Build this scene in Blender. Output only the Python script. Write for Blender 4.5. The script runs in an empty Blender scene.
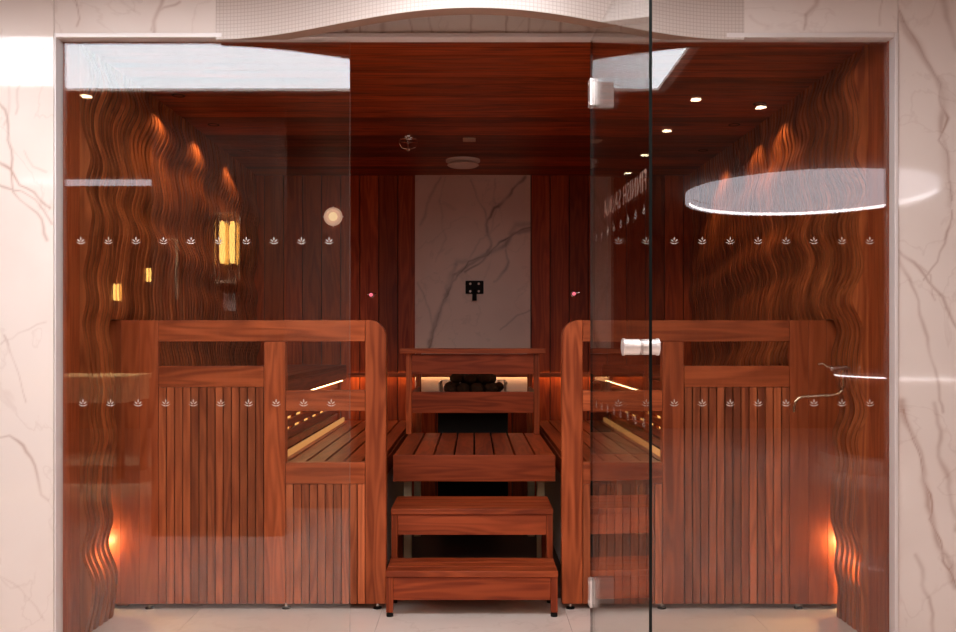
import bpy, bmesh, math, random
from mathutils import Vector, Matrix, noise as mnoise

random.seed(7)
S = bpy.context.scene
C = S.collection
PI = math.pi

# ------------------------------------------------------------------ camera
F = 903.0            # focal length in pixels
EYE = 1.35
cam_d = bpy.data.cameras.new('camera')
cam_d.sensor_width = 36.0
cam_d.lens = 36.0 * F / 956.0
cam_d.shift_x = 4.0 / 956.0
cam_d.shift_y = 24.0 / 956.0
cam_d.clip_start = 0.02
cam = bpy.data.objects.new('camera', cam_d)
cam.location = (0, 0, EYE)
cam.rotation_euler = (PI / 2, 0, 0)
C.objects.link(cam)
S.camera = cam

# ------------------------------------------------------------------ world, view
w = bpy.data.worlds.new('world')
w.use_nodes = True
w.node_tree.nodes['Background'].inputs[0].default_value = (1.0, 0.82, 0.76, 1)
w.node_tree.nodes['Background'].inputs[1].default_value = 0.05
S.world = w
S.view_settings.view_transform = 'Standard'
S.view_settings.look = 'None'
S.view_settings.gamma = 1.0
S.view_settings.use_curve_mapping = False
S.view_settings.exposure = 0.16
try:
    S.cycles.use_denoising = True
    S.cycles.max_bounces = 10
    S.cycles.diffuse_bounces = 5
    S.cycles.glossy_bounces = 5
    S.cycles.transparent_max_bounces = 24
    S.cycles.caustics_reflective = False
    S.cycles.caustics_refractive = False
    S.cycles.sample_clamp_indirect = 6.0
except Exception:
    pass

def area(name, loc, rot, sx, sy, power, col):
    l = bpy.data.lights.new(name, 'AREA')
    l.shape = 'RECTANGLE'; l.size = sx; l.size_y = sy
    l.energy = power; l.color = col
    o = bpy.data.objects.new(name, l)
    o.location = loc; o.rotation_euler = rot
    C.objects.link(o)
    return o
# added fill lamps under the lobby ceiling, kept clear of the pane reflections
area('lobby_fill', (0.0, 0.35, 2.90), (0, 0, 0), 1.45, 2.9, 58, (1.0, 0.87, 0.80))
area('lobby_fill', (0.0, -3.4, 2.90), (0, 0, 0), 2.2, 3.0, 45, (1.0, 0.80, 0.68))

# ------------------------------------------------------------------ materials
def new_mat(name):
    m = bpy.data.materials.new(name); m.use_nodes = True
    nt = m.node_tree; nt.nodes.clear()
    out = nt.nodes.new('ShaderNodeOutputMaterial')
    return m, nt, out

def N(nt, typ, **kw):
    n = nt.nodes.new(typ)
    for k, v in kw.items():
        setattr(n, k, v)
    return n

def plain(name, col, rough=0.5, metal=0.0, emit=None, estr=0.0, bump=0.0, spec=0.5):
    m, nt, out = new_mat(name)
    b = N(nt, 'ShaderNodeBsdfPrincipled')
    b.inputs['Base Color'].default_value = (*col, 1)
    b.inputs['Roughness'].default_value = rough
    b.inputs['Metallic'].default_value = metal
    b.inputs['Specular IOR Level'].default_value = spec
    if emit:
        b.inputs['Emission Color'].default_value = (*emit, 1)
        b.inputs['Emission Strength'].default_value = estr
    tc = N(nt, 'ShaderNodeTexCoord')
    nz = N(nt, 'ShaderNodeTexNoise'); nz.inputs['Scale'].default_value = 60
    nt.links.new(tc.outputs['Object'], nz.inputs['Vector'])
    mr = N(nt, 'ShaderNodeMapRange')
    mr.inputs['To Min'].default_value = max(0.02, rough - 0.05); mr.inputs['To Max'].default_value = min(1, rough + 0.05)
    nt.links.new(nz.outputs['Fac'], mr.inputs['Value'])
    nt.links.new(mr.outputs[0], b.inputs['Roughness'])
    if bump:
        bp = N(nt, 'ShaderNodeBump'); bp.inputs['Strength'].default_value = bump; bp.inputs['Distance'].default_value = 0.01
        nt.links.new(nz.outputs['Fac'], bp.inputs['Height']); nt.links.new(bp.outputs[0], b.inputs['Normal'])
    nt.links.new(b.outputs[0], out.inputs[0])
    return m

def wood(name, dark, light, axis='z', rough=0.42, vary=0.35, fig=0.5):
    """grain runs along `axis`; each board carries a face attribute 'rnd'."""
    m, nt, out = new_mat(name)
    L = nt.links.new
    b = N(nt, 'ShaderNodeBsdfPrincipled')
    tc = N(nt, 'ShaderNodeTexCoord')
    at = N(nt, 'ShaderNodeAttribute'); at.attribute_name = 'rnd'
    # offset per board
    cx = N(nt, 'ShaderNodeCombineXYZ')
    mu = N(nt, 'ShaderNodeMath', operation='MULTIPLY'); mu.inputs[1].default_value = 17.3
    L(at.outputs['Fac'], mu.inputs[0])
    for i in range(3): L(mu.outputs[0], cx.inputs[i])
    ad = N(nt, 'ShaderNodeVectorMath', operation='ADD')
    L(tc.outputs['Object'], ad.inputs[0]); L(cx.outputs[0], ad.inputs[1])
    def scaled(a, c):
        mp = N(nt, 'ShaderNodeMapping')
        s = {'x': (a, c, c), 'y': (c, a, c), 'z': (c, c, a)}[axis]
        mp.inputs['Scale'].default_value = s
        L(ad.outputs[0], mp.inputs['Vector'])
        return mp
    m1 = scaled(1.2, 42)
    n1 = N(nt, 'ShaderNodeTexNoise'); n1.inputs['Scale'].default_value = 1.0; n1.inputs['Detail'].default_value = 5; n1.inputs['Roughness'].default_value = 0.6
    L(m1.outputs[0], n1.inputs['Vector'])
    m2 = scaled(0.9, 9)
    n2 = N(nt, 'ShaderNodeTexNoise'); n2.inputs['Scale'].default_value = 1.0; n2.inputs['Detail'].default_value = 2
    L(m2.outputs[0], n2.inputs['Vector'])
    # cathedral figure: rings from the smooth noise
    rg = N(nt, 'ShaderNodeMath', operation='MULTIPLY'); rg.inputs[1].default_value = 55
    L(n2.outputs['Fac'], rg.inputs[0])
    sn = N(nt, 'ShaderNodeMath', operation='SINE'); L(rg.outputs[0], sn.inputs[0])
    sm = N(nt, 'ShaderNodeMapRange'); sm.inputs['From Min'].default_value = -1
    L(sn.outputs[0], sm.inputs['Value'])
    mx = N(nt, 'ShaderNodeMix'); mx.data_type = 'FLOAT'; mx.inputs[0].default_value = fig * 0.6
    L(n1.outputs['Fac'], mx.inputs[2]); L(sm.outputs[0], mx.inputs[3])
    av = N(nt, 'ShaderNodeMath', operation='MULTIPLY_ADD'); av.inputs[1].default_value = 0.5
    L(mx.outputs[0], av.inputs[0])
    hf = N(nt, 'ShaderNodeMath', operation='MULTIPLY'); hf.inputs[1].default_value = 0.5
    L(n2.outputs['Fac'], hf.inputs[0]); L(hf.outputs[0], av.inputs[2])
    cr = N(nt, 'ShaderNodeValToRGB')
    cr.color_ramp.elements[0].position = 0.34; cr.color_ramp.elements[0].color = (*dark, 1)
    cr.color_ramp.elements[1].position = 0.64; cr.color_ramp.elements[1].color = (*light, 1)
    L(av.outputs[0], cr.inputs[0])
    # board-to-board tone
    vr = N(nt, 'ShaderNodeMapRange'); vr.inputs['To Min'].default_value = 1 - vary; vr.inputs['To Max'].default_value = 1 + vary * 0.6
    L(at.outputs['Fac'], vr.inputs['Value'])
    vm = N(nt, 'ShaderNodeVectorMath', operation='SCALE')
    L(cr.outputs[0], vm.inputs[0]); L(vr.outputs[0], vm.inputs['Scale'])
    L(vm.outputs[0], b.inputs['Base Color'])
    b.inputs['Roughness'].default_value = rough
    b.inputs['Specular IOR Level'].default_value = 0.22
    bp = N(nt, 'ShaderNodeBump'); bp.inputs['Strength'].default_value = 0.12; bp.inputs['Distance'].default_value = 0.004
    L(n1.outputs['Fac'], bp.inputs['Height']); L(bp.outputs[0], b.inputs['Normal'])
    L(b.outputs[0], out.inputs[0])
    return m

def marble(name, base, veincol, rough=0.06, tint2=None, coat=0.5):
    m, nt, out = new_mat(name)
    L = nt.links.new
    b = N(nt, 'ShaderNodeBsdfPrincipled')
    tc = N(nt, 'ShaderNodeTexCoord')
    at = N(nt, 'ShaderNodeAttribute'); at.attribute_name = 'vein'
    n1 = N(nt, 'ShaderNodeTexNoise'); n1.inputs['Scale'].default_value = 2.3; n1.inputs['Detail'].default_value = 6; n1.inputs['Distortion'].default_value = 0.6
    L(tc.outputs['Object'], n1.inputs['Vector'])
    # faint natural veins
    sb = N(nt, 'ShaderNodeMath', operation='SUBTRACT'); sb.inputs[1].default_value = 0.5; L(n1.outputs['Fac'], sb.inputs[0])
    ab = N(nt, 'ShaderNodeMath', operation='ABSOLUTE'); L(sb.outputs[0], ab.inputs[0])
    mr = N(nt, 'ShaderNodeMapRange'); mr.inputs['From Max'].default_value = 0.012; mr.inputs['To Min'].default_value = 0.13; mr.inputs['To Max'].default_value = 0.0
    L(ab.outputs[0], mr.inputs['Value'])
    n2 = N(nt, 'ShaderNodeTexNoise'); n2.inputs['Scale'].default_value = 1.4; n2.inputs['Detail'].default_value = 3
    L(tc.outputs['Object'], n2.inputs['Vector'])
    cl = N(nt, 'ShaderNodeMapRange'); cl.inputs['From Min'].default_value = 0.45; cl.inputs['From Max'].default_value = 0.75; cl.inputs['To Max'].default_value = 0.22
    L(n2.outputs['Fac'], cl.inputs['Value'])
    s1 = N(nt, 'ShaderNodeMath', operation='ADD'); L(mr.outputs[0], s1.inputs[0]); L(cl.outputs[0], s1.inputs[1])
    s2 = N(nt, 'ShaderNodeMath', operation='ADD'); s2.use_clamp = True; L(s1.outputs[0], s2.inputs[0]); L(at.outputs['Fac'], s2.inputs[1])
    mx = N(nt, 'ShaderNodeMix'); mx.data_type = 'RGBA'
    mx.inputs[6].default_value = (*base, 1); mx.inputs[7].default_value = (*veincol, 1)
    L(s2.outputs[0], mx.inputs[0]); L(mx.outputs[2], b.inputs['Base Color'])
    b.inputs['Roughness'].default_value = rough
    b.inputs['Coat Weight'].default_value = coat; b.inputs['Coat Roughness'].default_value = 0.03
    L(b.outputs[0], out.inputs[0])
    return m

def glass(name, tint=(0.95, 0.955, 0.945), gain=1.0):
    m, nt, out = new_mat(name)
    L = nt.links.new
    geo = N(nt, 'ShaderNodeNewGeometry')
    ior = N(nt, 'ShaderNodeMix'); ior.data_type = 'FLOAT'; ior.inputs[2].default_value = 1.55; ior.inputs[3].default_value = 1 / 1.55
    L(geo.outputs['Backfacing'], ior.inputs[0])
    fr = N(nt, 'ShaderNodeFresnel'); L(ior.outputs[0], fr.inputs['IOR'])
    g = N(nt, 'ShaderNodeMath', operation='MULTIPLY'); g.use_clamp = True; g.inputs[1].default_value = gain; L(fr.outputs[0], g.inputs[0])
    t = N(nt, 'ShaderNodeBsdfTransparent'); t.inputs[0].default_value = (*tint, 1)
    r = N(nt, 'ShaderNodeBsdfGlossy'); r.inputs['Roughness'].default_value = 0.0; r.inputs[0].default_value = (1, 1, 1, 1)
    mx = N(nt, 'ShaderNodeMixShader'); L(g.outputs[0], mx.inputs[0]); L(t.outputs[0], mx.inputs[1]); L(r.outputs[0], mx.inputs[2])
    L(mx.outputs[0], out.inputs[0])
    return m

def frosted(name, col, opac=0.8):
    m, nt, out = new_mat(name)
    L = nt.links.new
    d = N(nt, 'ShaderNodeBsdfDiffuse'); d.inputs[0].default_value = (*col, 1)
    tl = N(nt, 'ShaderNodeBsdfTranslucent'); tl.inputs[0].default_value = (*col, 1)
    a = N(nt, 'ShaderNodeMixShader'); a.inputs[0].default_value = 0.3; L(d.outputs[0], a.inputs[1]); L(tl.outputs[0], a.inputs[2])
    t = N(nt, 'ShaderNodeBsdfTransparent')
    mx = N(nt, 'ShaderNodeMixShader'); mx.inputs[0].default_value = opac; L(t.outputs[0], mx.inputs[1]); L(a.outputs[0], mx.inputs[2])
    L(mx.outputs[0], out.inputs[0])
    return m

def emis(name, col, s):
    m, nt, out = new_mat(name)
    e = N(nt, 'ShaderNodeEmission'); e.inputs[0].default_value = (*col, 1); e.inputs[1].default_value = s
    nt.links.new(e.outputs[0], out.inputs[0])
    return m

def mosaic_mat(name):
    m, nt, out = new_mat(name)
    L = nt.links.new
    b = N(nt, 'ShaderNodeBsdfPrincipled')
    tc = N(nt, 'ShaderNodeTexCoord')
    sp = N(nt, 'ShaderNodeSeparateXYZ'); L(tc.outputs['Object'], sp.inputs[0])
    P = 0.0155
    facs = []
    for ch in (0, 2):
        dv = N(nt, 'ShaderNodeMath', operation='DIVIDE'); dv.inputs[1].default_value = P; L(sp.outputs[ch], dv.inputs[0])
        fr = N(nt, 'ShaderNodeMath', operation='FRACT'); L(dv.outputs[0], fr.inputs[0])
        sb = N(nt, 'ShaderNodeMath', operation='SUBTRACT'); sb.inputs[1].default_value = 0.5; L(fr.outputs[0], sb.inputs[0])
        ab = N(nt, 'ShaderNodeMath', operation='ABSOLUTE'); L(sb.outputs[0], ab.inputs[0])
        gt = N(nt, 'ShaderNodeMath', operation='GREATER_THAN'); gt.inputs[1].default_value = 0.41; L(ab.outputs[0], gt.inputs[0])
        facs.append(gt)
    mxm = N(nt, 'ShaderNodeMath', operation='MAXIMUM'); L(facs[0].outputs[0], mxm.inputs[0]); L(facs[1].outputs[0], mxm.inputs[1])
    mx = N(nt, 'ShaderNodeMix'); mx.data_type = 'RGBA'
    mx.inputs[6].default_value = (0.68, 0.57, 0.51, 1); mx.inputs[7].default_value = (0.56, 0.44, 0.38, 1)
    L(mxm.outputs[0], mx.inputs[0]); L(mx.outputs[2], b.inputs['Base Color'])
    b.inputs['Roughness'].default_value = 0.25
    L(b.outputs[0], out.inputs[0])
    return m

LD, LL = (0.22, 0.038, 0.010), (0.50, 0.108, 0.032)      # barrier and steps
M = {
    'railx': wood('alder_rail', LD, LL, 'x', vary=0.15),
    'railz': wood('alder_post', LD, LL, 'z', vary=0.22),
    'raily': wood('alder_bench', (0.17, 0.025, 0.007), (0.37, 0.070, 0.021), 'y', vary=0.25),
    'stepx': wood('alder_step', (0.18, 0.026, 0.007), (0.40, 0.072, 0.020), 'x', vary=0.15),
    'stepz': wood('alder_step_leg', (0.18, 0.026, 0.007), (0.40, 0.072, 0.020), 'z', vary=0.15),
    'slat': wood('alder_slat', (0.22, 0.042, 0.013), (0.52, 0.130, 0.045), 'z', vary=0.38),
    'ceil': wood('dark_ceiling_wood', (0.13, 0.016, 0.004), (0.40, 0.062, 0.014), 'x', vary=0.6, rough=0.45),
    'back': wood('dark_wall_wood', (0.26, 0.030, 0.006), (0.52, 0.085, 0.018), 'z', vary=0.4),
    'fin': wood('carved_wall_wood', (0.23, 0.045, 0.012), (0.54, 0.145, 0.044), 'z', vary=0.35),
    'gapfill': plain('dark_gap_fill', (0.045, 0.014, 0.006), 0.6),
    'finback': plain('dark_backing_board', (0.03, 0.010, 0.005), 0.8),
    'side': wood('side_board_wood', (0.27, 0.048, 0.013), (0.45, 0.098, 0.030), 'z', vary=0.2),
    'lobby': wood('lobby_wood', (0.10, 0.04, 0.022), (0.24, 0.10, 0.058), 'z', vary=0.2),
    'marble': marble('polished_marble', (0.85, 0.73, 0.665), (0.42, 0.24, 0.18)),
    'marble_back': marble('back_marble', (0.74, 0.52, 0.44), (0.13, 0.06, 0.045), rough=0.3, coat=0.0),
    'floor': marble('floor_marble', (0.84, 0.71, 0.63), (0.42, 0.28, 0.20), rough=0.18, coat=0.2),
    'darkfloor': plain('darkened_floor', (0.05, 0.025, 0.018), 0.5),
    'mosaic': mosaic_mat('white_mosaic'),
    'soffit': plain('beige_trim', (0.42, 0.27, 0.20), 0.5),
    'alu': plain('satin_aluminium', (0.80, 0.71, 0.68), 0.4, 0.15),
    'chrome': plain('chrome', (0.80, 0.74, 0.71), 0.16, 1.0),
    'brass': plain('warm_brass', (0.70, 0.52, 0.36), 0.22, 1.0),
    'satin': plain('satin_steel', (0.34, 0.25, 0.22), 0.45, 0.4),
    'knob': plain('bright_satin_chrome', (0.86, 0.76, 0.72), 0.3, 0.55),
    'black': plain('matt_black', (0.006, 0.005, 0.005), 0.6, spec=0.15),
    'white': plain('white_plastic', (0.80, 0.66, 0.58), 0.5),
    'glass': glass('clear_glass'),
    'gedge': plain('glass_edge', (0.50, 0.46, 0.42), 0.15),
    'gdark': plain('dark_glass_edge', (0.003, 0.005, 0.0045), 0.3, spec=0.2),
    'frost': frosted('frosted_print', (0.90, 0.76, 0.68), 0.72),
    'print': frosted('letter_print', (0.75, 0.45, 0.36), 0.7),
    'led': emis('led_amber', (1.0, 0.68, 0.30), 12.0),
    'litboard': emis('lit_board_glow', (1.0, 0.40, 0.12), 0.62),  # glow painted in place of light falling on a bench board
    'ledriser': emis('led_riser', (1.0, 0.45, 0.12), 1.3),
    'stone': plain('sauna_stone', (0.06, 0.030, 0.018), 0.85, bump=0.6),
    'lobbyceil': plain('brown_ceiling', (0.16, 0.085, 0.06), 0.6),
    'panel': emis('luminous_ceiling', (0.93, 0.95, 1.0), 8.3),
    'disc': emis('disc_diffuser', (0.92, 0.84, 0.90), 3.6),
    'rim': emis('rim_light', (1.0, 0.95, 0.97), 13.0),
    'spot': emis('spot_lens', (1.0, 0.80, 0.52), 28.0),
    'fila': emis('filament', (1.0, 0.56, 0.14), 13.0),
    'cream': plain('cream_laminate', (0.80, 0.66, 0.42), 0.5),
    'paleglow': plain('pale_glowing_rim', (0.8, 0.62, 0.5), 0.5, emit=(1.0, 0.60, 0.42), estr=0.38),
    'ledlens': emis('round_lens', (1.0, 0.66, 0.36), 0.9),
    'red': plain('red_centre_glow', (0.75, 0.10, 0.12), 0.3, emit=(1.0, 0.18, 0.25), estr=1.0),  # red centre with glow added to make it brighter
}

# ------------------------------------------------------------------ geometry helpers
class MB:
    def __init__(s):
        s.bm = bmesh.new()
        s.rnd = s.bm.faces.layers.float.new('rnd')
    def _stamp(s, faces, r=None, mi=0):
        r = random.random() if r is None else r
        for f in faces:
            f[s.rnd] = r; f.material_index = mi
        return s
    def box(s, x0, x1, y0, y1, z0, z1, r=None, mi=0):
        v = [s.bm.verts.new(p) for p in ((x0,y0,z0),(x1,y0,z0),(x1,y1,z0),(x0,y1,z0),(x0,y0,z1),(x1,y0,z1),(x1,y1,z1),(x0,y1,z1))]
        fs = [s.bm.faces.new([v[i] for i in q]) for q in ((0,3,2,1),(4,5,6,7),(0,1,5,4),(1,2,6,5),(2,3,7,6),(3,0,4,7))]
        return s._stamp(fs, r, mi)
    def prism(s, pts, a, b, plane='xz', r=None, mi=0):
        """extrude closed 2-D polygon between a and b on the axis left over"""
        def P(p, t):
            return {'xz': (p[0], t, p[1]), 'xy': (p[0], p[1], t), 'yz': (t, p[0], p[1])}[plane]
        va = [s.bm.verts.new(P(p, a)) for p in pts]; vb = [s.bm.verts.new(P(p, b)) for p in pts]
        n = len(pts)
        fs = [s.bm.faces.new(va), s.bm.faces.new(vb[::-1])]
        for i in range(n):
            fs.append(s.bm.faces.new([va[i], vb[i], vb[(i+1) % n], va[(i+1) % n]]))
        return s._stamp(fs, r, mi)
    def rev(s, prof, loc=(0,0,0), axis='z', seg=32, r=None, mi=0, smooth=True):
        """lathe of (radius, height) pairs"""
        rings = []
        for (rad, h) in prof:
            ring = []
            for k in range(seg):
                a = 2 * PI * k / seg
                c, q = rad * math.cos(a), rad * math.sin(a)
                p = {'z': (c, q, h), 'x': (h, c, q), 'y': (q, h, c)}[axis]
                ring.append(s.bm.verts.new((p[0]+loc[0], p[1]+loc[1], p[2]+loc[2])))
            rings.append(ring)
        fs = []
        for i in range(len(rings) - 1):
            for k in range(seg):
                f = s.bm.faces.new([rings[i][k], rings[i][(k+1) % seg], rings[i+1][(k+1) % seg], rings[i+1][k]])
                f.smooth = smooth; fs.append(f)
        fs.append(s.bm.faces.new(rings[0][::-1])); fs.append(s.bm.faces.new(rings[-1]))
        return s._stamp(fs, r, mi)
    def tube(s, pts, rad, seg=14, r=None, mi=0):
        pts = [Vector(p) for p in pts]
        rings = []; up = Vector((0.31, 0.2, 0.93)).normalized()
        for i, p in enumerate(pts):
            d = (pts[min(i+1, len(pts)-1)] - pts[max(i-1, 0)]).normalized()
            a = d.cross(up)
            if a.length < 1e-3: a = d.cross(Vector((1, 0, 0)))
            a.normalize(); b2 = d.cross(a).normalized(); up = a.cross(d) if False else up
            rr = rad[i] if isinstance(rad, (list, tuple)) else rad
            rings.append([s.bm.verts.new(p + a * rr * math.cos(2*PI*k/seg) + b2 * rr * math.sin(2*PI*k/seg)) for k in range(seg)])
        fs = []
        for i in range(len(rings) - 1):
            for k in range(seg):
                f = s.bm.faces.new([rings[i][k], rings[i][(k+1) % seg], rings[i+1][(k+1) % seg], rings[i+1][k]])
                f.smooth = True; fs.append(f)
        fs.append(s.bm.faces.new(rings[0][::-1])); fs.append(s.bm.faces.new(rings[-1]))
        return s._stamp(fs, r, mi)
    def ball(s, c, rad, sub=2, sc=(1,1,1)):
        ret = bmesh.ops.create_icosphere(s.bm, subdivisions=sub, radius=rad, matrix=Matrix.Translation(c) @ Matrix.Diagonal((*sc, 1)))
        fs = set(f for v in ret['verts'] for f in v.link_faces)
        for f in fs: f.smooth = True
        return s._stamp(fs)
    def build(s, name, mats, parent=None, bevel=0.0, loc=None):
        bmesh.ops.recalc_face_normals(s.bm, faces=s.bm.faces)
        me = bpy.data.meshes.new(name); s.bm.to_mesh(me); s.bm.free(); me.set_sharp_from_angle(angle=0.7)
        for m in (mats if isinstance(mats, (list, tuple)) else [mats]): me.materials.append(m)
        o = bpy.data.objects.new(name, me); C.objects.link(o)
        if parent: o.parent = parent
        if loc: o.location = loc
        if bevel:
            b = o.modifiers.new('bevel', 'BEVEL'); b.width = bevel; b.segments = 2; b.limit_method = 'ANGLE'; b.angle_limit = 0.6
        return o

def tag(o, label, cat, group=None):
    o['label'] = label; o['category'] = cat
    if group: o['group'] = group
    return o
def thing(name, label, cat, loc=(0,0,0), rz=0.0, group=None):
    o = bpy.data.objects.new(name, None); o.empty_display_size = 0.1
    o.location = loc; o.rotation_euler = (0, 0, rz); C.objects.link(o)
    return tag(o, label, cat, group)
def struct(o, label=None):
    o['kind'] = 'structure'
    if label: o['label'] = label
    return o
def copy_tree(o, parent=None):
    c = o.copy(); C.objects.link(c); c.parent = parent
    for ch in list(o.children): copy_tree(ch, c)
    return c

def U(u, d): return (u - 474.0) * d / F
def V(v, d): return EYE - (v - 340.0) * d / F

# ------------------------------------------------------------------ dimensions
DG = 3.90; DW = 3.86            # glass plane, marble wall face
HX = 1.80                       # inner half width of the sauna
YB = 7.35                       # back wall
ZC = 2.69                       # sauna ceiling
LC = 2.95                       # lobby ceiling
ZT = EYE + 1.292                # top of the glass

# ------------------------------------------------------------------ marble slabs with traced veins
def vein_field(segs):
    """segs: list of (polyline [(a,b)...], width, strength)"""
    out = []
    for pl, wd, st in segs:
        # jitter the polyline
        pts = []
        for i in range(len(pl) - 1):
            (a0, b0), (a1, b1) = pl[i], pl[i+1]
            L = math.hypot(a1-a0, b1-b0); n = max(2, int(L / 0.03))
            for k in range(n):
                t = k / n; a = a0+(a1-a0)*t; b = b0+(b1-b0)*t
                j = mnoise.noise(Vector((a*9, b*9, wd*100))) * 0.022
                j2 = mnoise.noise(Vector((a*30+5, b*30, wd*100))) * 0.010
                pts.append((a + j + j2, b + j*0.5 - j2))
        pts.append(pl[-1])
        xs = [p[0] for p in pts]; ys = [p[1] for p in pts]
        out.append((pts, wd, st, (min(xs)-.06, max(xs)+.06, min(ys)-.06, max(ys)+.06)))
    def f(a, b):
        v = 0.0
        for pts, wd, st, bb in out:
            if a < bb[0] or a > bb[1] or b < bb[2] or b > bb[3]: continue
            dm = 9
            for i in range(len(pts)-1):
                ax, ay = pts[i]; dx = pts[i+1][0]-ax; dy = pts[i+1][1]-ay
                q = dx*dx+dy*dy
                t = 0 if q == 0 else max(0, min(1, ((a-ax)*dx+(b-ay)*dy)/q))
                d = math.hypot(a-ax-dx*t, b-ay-dy*t)
                if d < dm: dm = d
            ww = wd * (0.75 + 0.5 * mnoise.noise(Vector((a*7, b*7, 3))))
            if dm < ww * 2.2:
                core = math.exp(-(dm/ww)**2)
                mott = 0.75 + 0.5 * mnoise.noise(Vector((a*9, b*9, 1)))
                v = max(v, st * core * max(0.25, min(1, mott)))
        return v
    return f

def slab(name, x0, x1, z0, z1, yf, th, mat, segs, step=0.006):
    """vertical slab facing the camera (-y) with a fine grid face carrying the vein attribute"""
    bm = bmesh.new(); vl = bm.verts.layers.float.new('vein')
    f = vein_field(segs)
    nx = max(1, int((x1-x0)/step)); nz = max(1, int((z1-z0)/step))
    grid = []
    for j in range(nz+1):
        row = []
        for i in range(nx+1):
            x = x0+(x1-x0)*i/nx; z = z0+(z1-z0)*j/nz
            v = bm.verts.new((x, yf, z)); v[vl] = f(x, z); row.append(v)
        grid.append(row)
    for j in range(nz):
        for i in range(nx):
            bm.faces.new((grid[j][i], grid[j][i+1], grid[j+1][i+1], grid[j+1][i]))
    # sides + back
    c = [grid[0][0], grid[0][nx], grid[nz][nx], grid[nz][0]]
    b = [bm.verts.new((v.co.x, yf+th, v.co.z)) for v in c]
    bm.faces.new(b[::-1])
    rows = [([grid[0][i] for i in range(nx+1)], b[0], b[1]), ([grid[j][nx] for j in range(nz+1)], b[1], b[2]),
            ([grid[nz][nx-i] for i in range(nx+1)], b[2], b[3]), ([grid[nz-j][0] for j in range(nz+1)], b[3], b[0])]
    for chain, p, q in rows:
        bm.faces.new([p, q] + chain[::-1])
    me = bpy.data.meshes.new(name); bm.to_mesh(me); bm.free(); me.materials.append(mat)
    o = bpy.data.objects.new(name, me); C.objects.link(o)
    return o

def px(pts, d): return [(U(u, d), V(v, d)) for u, v in pts]
XL = U(54, DW); XR = U(898, DW)
left_v = [
    (px([(-6,95),(4,110),(10,150),(14,190),(22,200),(40,220),(47,240)], DW), 0.007, 0.75),
    (px([(0,162),(10,170),(20,185),(34,192),(50,208)], DW), 0.009, 0.85),
    (px([(14,115),(20,90),(36,62),(44,48)], DW), 0.006, 0.4),
    (px([(0,185),(22,190),(36,200),(52,224)], DW), 0.007, 0.75),
    (px([(6,335),(12,352),(20,382),(26,402)], DW), 0.006, 0.45),
    (px([(-4,438),(10,436),(22,446),(32,458),(40,480),(48,500)], DW), 0.008, 0.75),
    (px([(22,150),(34,165),(46,172)], DW), 0.005, 0.3),
    (px([(-6,30),(8,50),(12,90),(4,125)], DW), 0.007, 0.28),
    (px([(0,345),(20,332),(46,322)], DW), 0.005, 0.3),
    (px([(0,575),(20,590),(44,620)], DW), 0.005, 0.25)]
right_v = [
    (px([(896,2),(908,30),(925,60),(938,80),(943,110),(941,135)], DW), 0.020, 0.55),
    (px([(898,10),(912,36),(930,66),(940,84),(945,120),(940,140),(948,150),(952,200)], DW), 0.009, 0.8),
    (px([(938,80),(947,96),(943,130),(946,170),(949,205)], DW), 0.026, 0.33),
    (px([(940,-4),(950,25),(962,60)], DW), 0.016, 0.5),
    (px([(900,248),(915,262),(930,282),(945,298),(958,330)], DW), 0.009, 0.8),
    (px([(901,255),(912,285),(920,300),(925,330),(936,360),(940,400),(943,412)], DW), 0.009, 0.6),
    (px([(925,280),(938,262),(945,235),(952,210)], DW), 0.006, 0.7),
    (px([(915,262),(932,275),(935,300)], DW), 0.006, 0.55),
    (px([(900,402),(906,420),(918,445),(926,472),(930,505),(940,545),(955,588)], DW), 0.019, 0.6),
    (px([(902,410),(916,440),(925,480),(932,520),(945,562),(958,590)], DW), 0.008, 0.85),
    (px([(936,402),(942,430),(940,455),(948,480),(956,530)], DW), 0.014, 0.55),
    (px([(916,555),(924,570),(928,605),(933,632)], DW), 0.010, 0.5)]
wl = slab('wall_front_left', -2.35, XL-0.0015, 0.0, LC, DW, 0.04, M['marble'], left_v)
struct(wl, 'polished pale marble wall with thin pink veins left of the glass')
wr = slab('wall_front_right', XR+0.0015, 2.35, 0.0, LC, DW, 0.04, M['marble'], right_v)
struct(wr, 'polished pale marble wall with broad brown veins right of the glass')
TLV = [(px([(72,-6),(76,10),(77,26)], DW), 0.006, 0.5), (px([(152,36),(158,14),(164,-4)], DW), 0.010, 0.6),
       (px([(150,30),(160,12),(180,2)], DW), 0.006, 0.5), (px([(120,-2),(140,14)], DW), 0.006, 0.2)]
TRV = [(px([(802,30),(806,16),(815,4),(822,-6)], DW), 0.010, 0.55), (px([(880,24),(880,10),(884,-5)], DW), 0.007, 0.45),
       (px([(750,14),(768,26)], DW), 0.006, 0.3)]
ZL = ZT + 0.020                                            # underside of the lintel slabs
tl = slab('wall_lintel_left', XL+0.0015, U(216, DW), ZL, LC, DW, 0.04, M['marble'], TLV)
struct(tl)
tr = slab('wall_lintel_right', U(744, DW), XR-0.0015, ZL, LC, DW, 0.04, M['marble'], TRV)
struct(tr)
CV = [(px([(u, 40), (u+random.uniform(-2,2), 26), (u+random.uniform(-3,3), 4)], DW), random.choice((0.006,0.006,0.016)), 0.6) for u in (345,362,383,410,433,470,505,530,560,590)]
tcn = slab('wall_lintel_middle', U(216, DW)+0.002, U(744, DW)-0.002, ZL, LC, DW+0.005, 0.035, M['marble'], CV)
struct(tcn)
m = MB()
m.box(-6.0, -2.352, DW, DW+0.04, 0, LC); m.box(2.352, 6.0, DW, DW+0.04, 0, LC)
struct(m.build('wall_front', M['marble']))

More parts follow.
